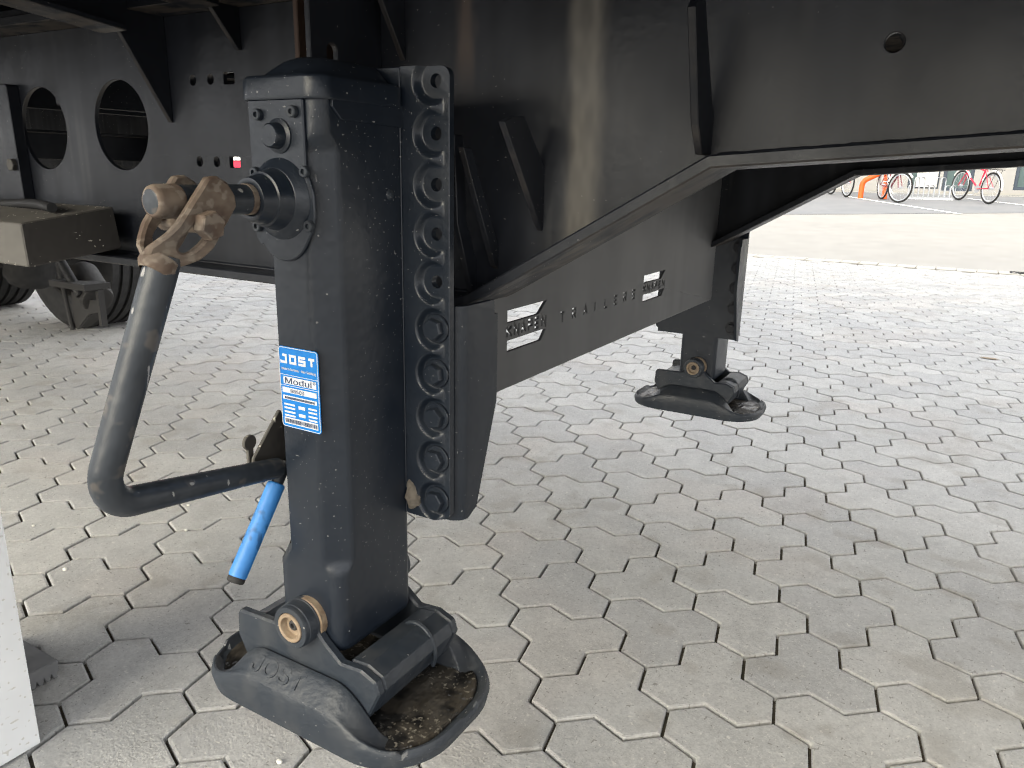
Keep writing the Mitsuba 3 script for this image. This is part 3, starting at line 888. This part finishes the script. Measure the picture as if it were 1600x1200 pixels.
dirl = (corner - top) / np.linalg.norm(corner - top)
path = [top - dirl * .012, top] + [top + dirl * s for s in np.linspace(.02, .14, 6)] + fillet(top, corner, end, .034)
last = path[-1]
path += [last + (end - last) * k for k in np.linspace(.1, 1, 9)]
rad = np.full(len(path), .0143)
rad[:9] = np.linspace(.0148, .0143, 9)
rad[-9:] = np.linspace(.0140, .0118, 9)
put(CK, tube(path, rad, 28), 'crank_paint', 40, 'bent dark crank tube folded down beside the near landing leg')
# shaft with rusty end pieces
sx, sz = -.599, .941
put(CK + '__shaft', rod((sx, .530, sz), (sx, .437, sz), .0140, 32), 'crank_paint', 40)
put(CK + '__shaft__sleeve', rod((sx, .545, sz), (sx, .512, sz), .0146, 32), 'rust', 40)
put(CK + '__shaft__end', lathe([(.0, .0), (.0112, 0), (.0132, -.0015), (.0146, -.005), (.0148, -.024), (.0140, -.026)], (sx, .413, sz), (0, -1, 0), 36), 'rust', 40)
put(CK + '__shaft__end_face', lathe([(0, .0008), (.0095, .0006), (.0105, 0)], (sx, .413, sz), (0, -1, 0), 32), 'crank_paint', 40)
# yoke: two slotted arms joined in a V above the tube
dl = np.array([0, top[1] - B[1], top[2] - B[2]])
L = np.linalg.norm(dl)
dl /= L
nl = np.array([0, -dl[2], dl[1]])
nl = nl if nl[1] > 0 else -nl


def arm(sgn):
    N = 26
    v = []
    s = np.linspace(-.042, .052, N)
    out = Polygon([(-.036, -.019), (-.043, -.012), (-.045, .0), (-.041, .012), (-.034, .019), (.010, .019), (.026, .016), (.040, .008), (.047, .002), (.047, -.020), (.040, -.024), (.024, -.022)]).buffer(-.004).buffer(.004, quad_segs=5)
    hole = LineString([(.004, .000), (.022, -.003)]).buffer(.0082)
    m = slab(out.difference(hole), .0095, .0022)
    m = m.subdivide_to_size(.007)
    q = np.array(m.vertices)
    bend = np.where(q[:, 0] > .012, ((q[:, 0] - .012) / .035) ** 1.6 * .0215, 0)
    flare = np.where(q[:, 0] < -.02, (q[:, 0] + .02) * .12, 0)
    off = sgn * (.0175 - bend - flare + sgn * 0 + (q[:, 2]))
    off = sgn * (.0170 - bend + q[:, 2])
    P_ = B + np.outer(off, [1, 0, 0]) + np.outer(q[:, 0], dl) + np.outer(q[:, 1], nl)
    return rocks(tm(P_, m.faces if sgn < 0 else m.faces[:, ::-1]), .00025, 60, 4 + sgn)


put(CK + '__yoke', cat(arm(1), arm(-1), rocks(lathe([(0, -.004), (.013, -.004), (.0165, 0), (.0165, .008), (.0138, .013), (.0125, .014)], B + dl * .040 - nl * .004, dl, 28), .0004, 80)), 'rust', 30, 'rusty forged yoke joining the crank tube to its shaft')
put(CK + '__yoke__bolt', hexbolt(B + np.array([.0262, 0, 0]), (1, .0, .0), .0128, .012, 0, .5), 'rust', 20)
put(CK + '__yoke__bolt', rod(B + np.array([.027, 0, 0]), B - np.array([.030, 0, 0]), .0075), 'rust', 30)
# hanger and grip
hang = plate_yz(rpoly([(.553, .626), (.556, .650), (.600, .700), (.612, .66), (.606, .618), (.570, .616)], .003), -.6700, -.6655)
knob = Point(.5598, .6665).buffer(.0092).union(sbox(.5555, .640, .5640, .664))
put(CK + '__hanger', cat(hang, plate_yz(knob, -.6780, -.6735, .001)), 'dusty_steel', 30, 'grey hanger clip with a round tab holding the folded crank')
g0, g1 = np.array([-.661, .5835, .6120]), np.array([-.661, .5125, .5140])
put(CK + '__grip_rod', rod(g0 + (g0 - g1) * .22, g0 - (g0 - g1) * .1, .0072), 'crank_paint', 40)
put(CK + '__grip', rod(g0, g1 + (g0 - g1) * .05, .0106, 28, .003), 'blue_grip', 40, 'blue plastic grip of the crank')
put(CK + '__grip__end_cap', rod(g1 + (g0 - g1) * .075, g1 - (g0 - g1) * .0, .0102, 24, .003), 'rubber', 40)

# ------------------------------------------------------------------ box on the chassis side, cable, wheels
tb = plate_yz(rpoly([(.642, .8124), (.800, .8316), (.792, .9012), (.640, .8804)], .004), -2.2, -1.25, .002)
put(TR + '__storage_box', tb, 'dusty_steel', 25, 'dusty grey steel box with pale dirt on its outer side')
cp = [(-1.9 + t * .62, .70 + .05 * math.sin(3 * t), .899 + .004 * math.sin(9 * t)) for t in np.linspace(0, 1, 24)] + [(-1.262, .80, .893), (-1.255, .815, .885)]
put(TR + '__cable', tube(cp[:24], .008, 12), 'black_rubber', 60)


def wheel(x, y0, y1, r=.5):
    w = TR + '__wheel'
    w = numbered(w)
    yc = (y0 + y1) / 2
    hw = (y1 - y0) / 2
    prof = [(r * .56, -hw * .86), (r * .60, -hw * .93), (r * .75, -hw), (r * .90, -hw * .97), (r * .965, -hw * .88)]
    grooves = []
    for k in range(5):
        a = -hw * .88 + k * hw * .352
        b = a + hw * .352
        grooves += [(r, a + .012), (r, b - .012)] + ([(r - .016, b - .010), (r - .016, b + .010)] if k < 4 else [])
    prof += grooves + [(r * .965, hw * .88), (r * .90, hw * .97), (r * .75, hw), (r * .60, hw * .93), (r * .56, hw * .86)]
    put(w, lathe(prof, (x, yc, r), (0, 1, 0), 72), 'rubber', 30)
    put(w + '__rim', lathe([(r * .56, -hw * .86), (r * .575, -hw * .90), (r * .55, -hw * .8), (r * .50, -hw * .3), (r * .5, hw * .5), (.0, hw * .55)], (x, yc, r), (0, 1, 0), 48), 'bracket_grey', 30)
    put(w + '__drum', lathe([(.0, -hw * 1.1), (.12, -hw * 1.1), (.19, -hw * .95), (.205, -hw * .7), (.205, hw * .4)], (x, yc, r), (0, 1, 0), 40), 'beam_paint', 30)


for x, y0 in ((-4.62, 2.56), (-5.78, 2.50)):
    wheel(x, y0, y0 + .36, .46)
    put(TR + '__axle', rod((x, .4, .46), (x, y0 + .05, .46), .06, 24), 'beam_paint', 40)
# suspension bracket and brake chamber in front of the first far wheel
put(TR + '__suspension_bracket', plate_xz(Polygon([(-3.735, .365), (-3.745, .185), (-3.72, .18), (-3.615, .265), (-3.525, .285), (-3.515, .345), (-3.61, .335)]), 2.10, 2.115), 'bracket_grey', 30)
put(TR + '__suspension_bracket__top_plate', bx(-3.79, -3.50, 2.03, 2.16, .395, .425), 'bracket_grey', 30)
put(TR + '__suspension_bracket__side_bar', rod((-3.80, 2.09, .50), (-3.745, 2.09, .175), .012, 12), 'bracket_grey', 30)
put(TR + '__suspension_bracket__rear_bar', bx(-3.515, -3.495, 2.09, 2.12, .22, .395), 'bracket_grey', 30)
put(TR + '__suspension_bracket__air_bag', lathe([(0, -.14), (.10, -.14), (.125, -.10), (.12, -.01), (.125, .01), (.13, .08), (.10, .13), (0, .13)], (-4.35, 2.25, .47), (.3, 0, 1), 36), 'rubber', 40)
put(TR + '__brake_chamber', rod((-3.80, 2.2, .44), (-3.58, 2.14, .33), .075, 32, .02), 'bracket_grey', 40)
put(TR + '__shock_absorber', rod((-3.95, 2.05, .80), (-3.62, 2.08, .36), .022, 20), 'black_rubber', 40)
for x in (-4.3, -5.6):
    put(TR + '__hanger_frame', plate_xz(Polygon([(x - .2, .80), (x + .22, .80), (x + .12, .5), (x - .05, .5)]), 1.86, 1.90), 'beam_paint', 30)

# ------------------------------------------------------------------ white panel and grey block at the lower left
wp_ = bx(-1.60, -1.2456, .20, .5444, .004, .62, .004)
put('white_box', wp_, 'white_paint', 30, 'white steel box at the lower left edge standing on the paving', cat='box')
blk = [(.57, 0), (.669, 0)]
teeth = [(.56, .012)]
for k in range(8):
    a = .56 + k * .0136
    teeth += [(a + .002, .0), (a + .009, .0), (a + .0115, .012)]
prof = Polygon(teeth + [(.669, .012), (.669, .036), (.56, .040)])
put('rubber_block', plate_yz(prof, -1.60, -1.405, .002), 'grey_rubber', 30, 'grey ribbed rubber block on the paving behind the white box', cat='rubber block')

# ------------------------------------------------------------------ far background: wall, windows, bicycles, rack, orange hoop, red skip
plain('wall_render', (.36, .35, .335), .85)
plain('frame_navy', (.035, .05, .075), .5)
plain('pale_panel', (.62, .60, .56), .6)
plain('skin_board', (.42, .26, .18), .6)
plain('red_paint', (.55, .022, .06), .35)
plain('dark_red_paint', (.20, .03, .045), .4)
plain('orange_paint', (.85, .13, .02), .45)
plain('steel', (.62, .65, .68), .35, .7)
plain('white_plastic', (.75, .75, .73), .45)
scene['pane'] = {'type': 'twosided', 'bsdf': {'type': 'principled', 'base_color': rgb(.09, .13, .13), 'roughness': .12, 'specular': .6}}
WY = 23.75
WB = 'yard_building'
labels[WB] = dict(label='pale grey rendered building with dark framed windows behind the bicycles', category='building')
wz = gz(WY)
win = [(-1.72, -.98, wz + .10, wz + 2.4), (-.90, -.20, wz + .06, wz + 2.4), (.70, 2.6, wz + .12, wz + 2.3)]
wall = sbox(-14, wz - .3, 18, wz + 6)
for a, b, c, d in win:
    wall = wall.difference(sbox(a, c, b, d))
put(WB + '__wall', plate_xz(wall, WY, WY + .35, .005), 'wall_render', False)
put(WB + '__plinth', bx(-14, 18, WY - .05, WY - .004, wz - .2, wz + .035), 'drain_stone', False)
put(WB + '__roof', bx(-14.3, 18.3, WY - .3, WY + 8, wz + 6.005, wz + 6.2), 'wall_render', False)
for k, (a, b, c, d) in enumerate(win):
    fr = sbox(a, c, b, d).difference(sbox(a + .08, c + .08, b - .08, d - .08))
    w = put(WB + '__window', plate_xz(fr, WY + .03, WY + .1, .004), 'frame_navy', False)
    put(w + '__pane', plate_xz(sbox(a + .07, c + .07, b - .07, d - .07), WY + .06, WY + .07, .001), 'pane', False)
put(WB + '__notice_board', plate_xz(sbox(-1.52, wz + .14, -1.02, wz + .9), WY - .02, WY - .004 + .05, .003), 'pale_panel', False)


def bicycle(name, rear, front, mat, label, steer=0.0):
    rear, front = np.array(rear, float), np.array(front, float)
    d = (front - rear) / np.linalg.norm(front - rear)
    R = .34
    up = np.array([0, 0, 1.0])
    side = np.cross(d, up)
    P = lambda a, h, s=0: rear + d * a + up * h + side * s
    L = np.linalg.norm(front - rear)
    labels[name] = dict(label=label, category='bicycle', )
    def wh(c, ax, tag):
        k = numbered(name + '__wheel')
        c = c + up * R
        u = np.cross(ax, up)
        u /= np.linalg.norm(u)
        circ = lambda r: np.array([c + r * (math.cos(t) * u + math.sin(t) * up) for t in np.linspace(0, 2 * np.pi, 41)])
        put(k, tube(circ(R - .02), .020, 8, False), 'rubber', 60)
        put(k + '__rim', tube(circ(R - .052), .014, 8, False), 'steel', 60)
        sp = []
        for t in np.linspace(0, 2 * np.pi, 15)[:-1]:
            sp.append(tube([c, c + (R - .05) * (math.cos(t) * u + math.sin(t) * up)], .0022, 4))
        sp.append(rod(c - ax * .05, c + ax * .05, .022, 10))
        put(k + '__spokes', cat(*sp), 'steel', 60)
        fend = np.array([c + (R + .025) * (math.cos(t) * u + math.sin(t) * up) for t in np.linspace(.35 if tag else -.1, 2.5 if tag else 2.7, 20)])
        put(name + '__mudguard', tube(fend, .022, 6), 'white_plastic', 60)
    fa = side * math.cos(steer) + d * math.sin(steer)
    wh(rear, side, 0)
    wh(front, fa, 1)
    bb, seat_t, head_b, head_t = P(.44, .30), P(.27, .80), P(L - .17, .62), P(L - .23, .86)
    tubes = [rod(bb, seat_t, .016), rod(bb, head_b, .019), rod(P(.30, .70), head_t - up * .05, .017), rod(head_b, head_t, .019)]
    for s in (-.06, .06):
        tubes += [rod(P(0, R, s), bb + side * s * .6, .010), rod(P(0, R, s), P(.28, .74, s * .3), .008), rod(head_b + side * s * .4, front + up * R + fa * s, .011)]
    put(name + '__frame', cat(*tubes), mat, 50)
    put(name + '__crank_set', cat(rod(bb - side * .03, bb - side * .025, .09, 24), rod(bb, bb + d * .10 - up * .13 - side * .05, .010), rod(bb, bb - d * .10 + up * .13 + side * .05, .010),
        bx(-.04, .04, -.03, .03, -.01, .01).apply_translation(bb + d * .10 - up * .13 - side * .1), bx(-.04, .04, -.03, .03, -.01, .01).apply_translation(bb - d * .10 + up * .13 + side * .1)), 'steel', 30)
    put(name + '__saddle', cat(tube([P(.12, .90), P(.2, .91), P(.30, .90), P(.40, .885)], [.05, .075, .05, .02], 14), rod(seat_t, P(.24, .89), .012)), 'black_rubber', 50)
    put(name + '__handlebar', cat(rod(head_t, P(L - .26, 1.0), .012), tube([P(L - .48, 1.0, -.27), P(L - .30, 1.03, -.22), P(L - .24, 1.0, 0), P(L - .30, 1.03, .22), P(L - .48, 1.0, .27)], .012, 10)), 'steel', 50)
    put(name + '__carrier', cat(*[rod(P(-.28, .74, s), P(.22, .74, s), .006, 8) for s in (-.06, 0, .06)], rod(P(-.2, .74, .06), P(0, R, .07), .005, 8), rod(P(-.2, .74, -.06), P(0, R, -.07), .005, 8)), 'black_rubber', 40)


bicycle('bicycle', (.190, 20.37, gz(20.37)), (-.42, 21.3, gz(21.3)), 'red_paint', 'bright red bicycle with pale mudguards parked right of the bicycle rack')
bicycle('bicycle_001', (-2.02, 20.75, gz(20.75)), (-1.572, 19.84, gz(19.84)), 'dark_red_paint', 'dark red bicycle left of the rack with its front wheel turned', .45)
bicycle('bicycle_002', (-3.35, 21.9, gz(21.9)), (-2.85, 21.1, gz(21.1)), 'red_paint', 'red bicycle at the far left, mostly hidden behind the trailer beam')
labels['bicycle_rack'] = dict(label='silver bicycle rack of steel hoops between the two red bicycles', category='bicycle rack')
for k in range(9):
    x = -1.46 + k * .112
    y = 21.45
    h = .50 if k % 4 in (1, 2) else .32
    for s in (0,):
        pts = [(x - .045, y - .10, gz(y))] + [(x - .045 + (.045 - .045 * math.cos(t)) * 1.0, y - .10 + .10 * (1 - math.cos(t)), gz(y) + h - .06 + .06 * math.sin(t)) for t in np.linspace(0, math.pi, 12)] + [(x + .045, y + .10, gz(y))]
        put('bicycle_rack__hoop', tube(pts, .0125, 8), 'steel', 60)
put('bicycle_rack__base_rail', cat(bx(-1.55, -.52, 21.27, 21.31, gz(21.3) - .01, gz(21.3) + .03), bx(-1.55, -.52, 21.59, 21.63, gz(21.6) - .01, gz(21.6) + .03)), 'steel', 30)
oh = [(-2.50, 20.9, gz(20.9)), (-2.50, 20.9, gz(20.9) + .28), (-2.49, 20.9, gz(20.9) + .36), (-2.44, 20.9, gz(20.9) + .43), (-2.34, 20.9, gz(20.9) + .49), (-2.2, 20.9, gz(20.9) + .56), (-2.05, 20.9, gz(20.9) + .70), (-1.99, 20.9, gz(20.9) + .62), (-1.97, 20.9, gz(20.9))]
put('barrier_hoop', tube(oh, .06, 16), 'orange_paint', 50, 'bright orange bent guard hoop beside the dark red bicycle', cat='barrier')
labels['skip_container'] = dict(label='red and white container far away, glimpsed through a hole in the near beam', category='container')
put('skip_container__body', bx(-19, -15, 14.2, 16.5, .25, 1.105, .02), 'red_paint', 30)
put('skip_container__lid', bx(-19.05, -14.95, 14.15, 16.55, 1.11, 1.6, .02), 'white_plastic', 30)
for xs in (-18.4, -15.6):
    put('skip_container__skid', bx(xs - .2, xs + .2, 14.4, 16.3, 0, .249), 'black_rubber', 30)
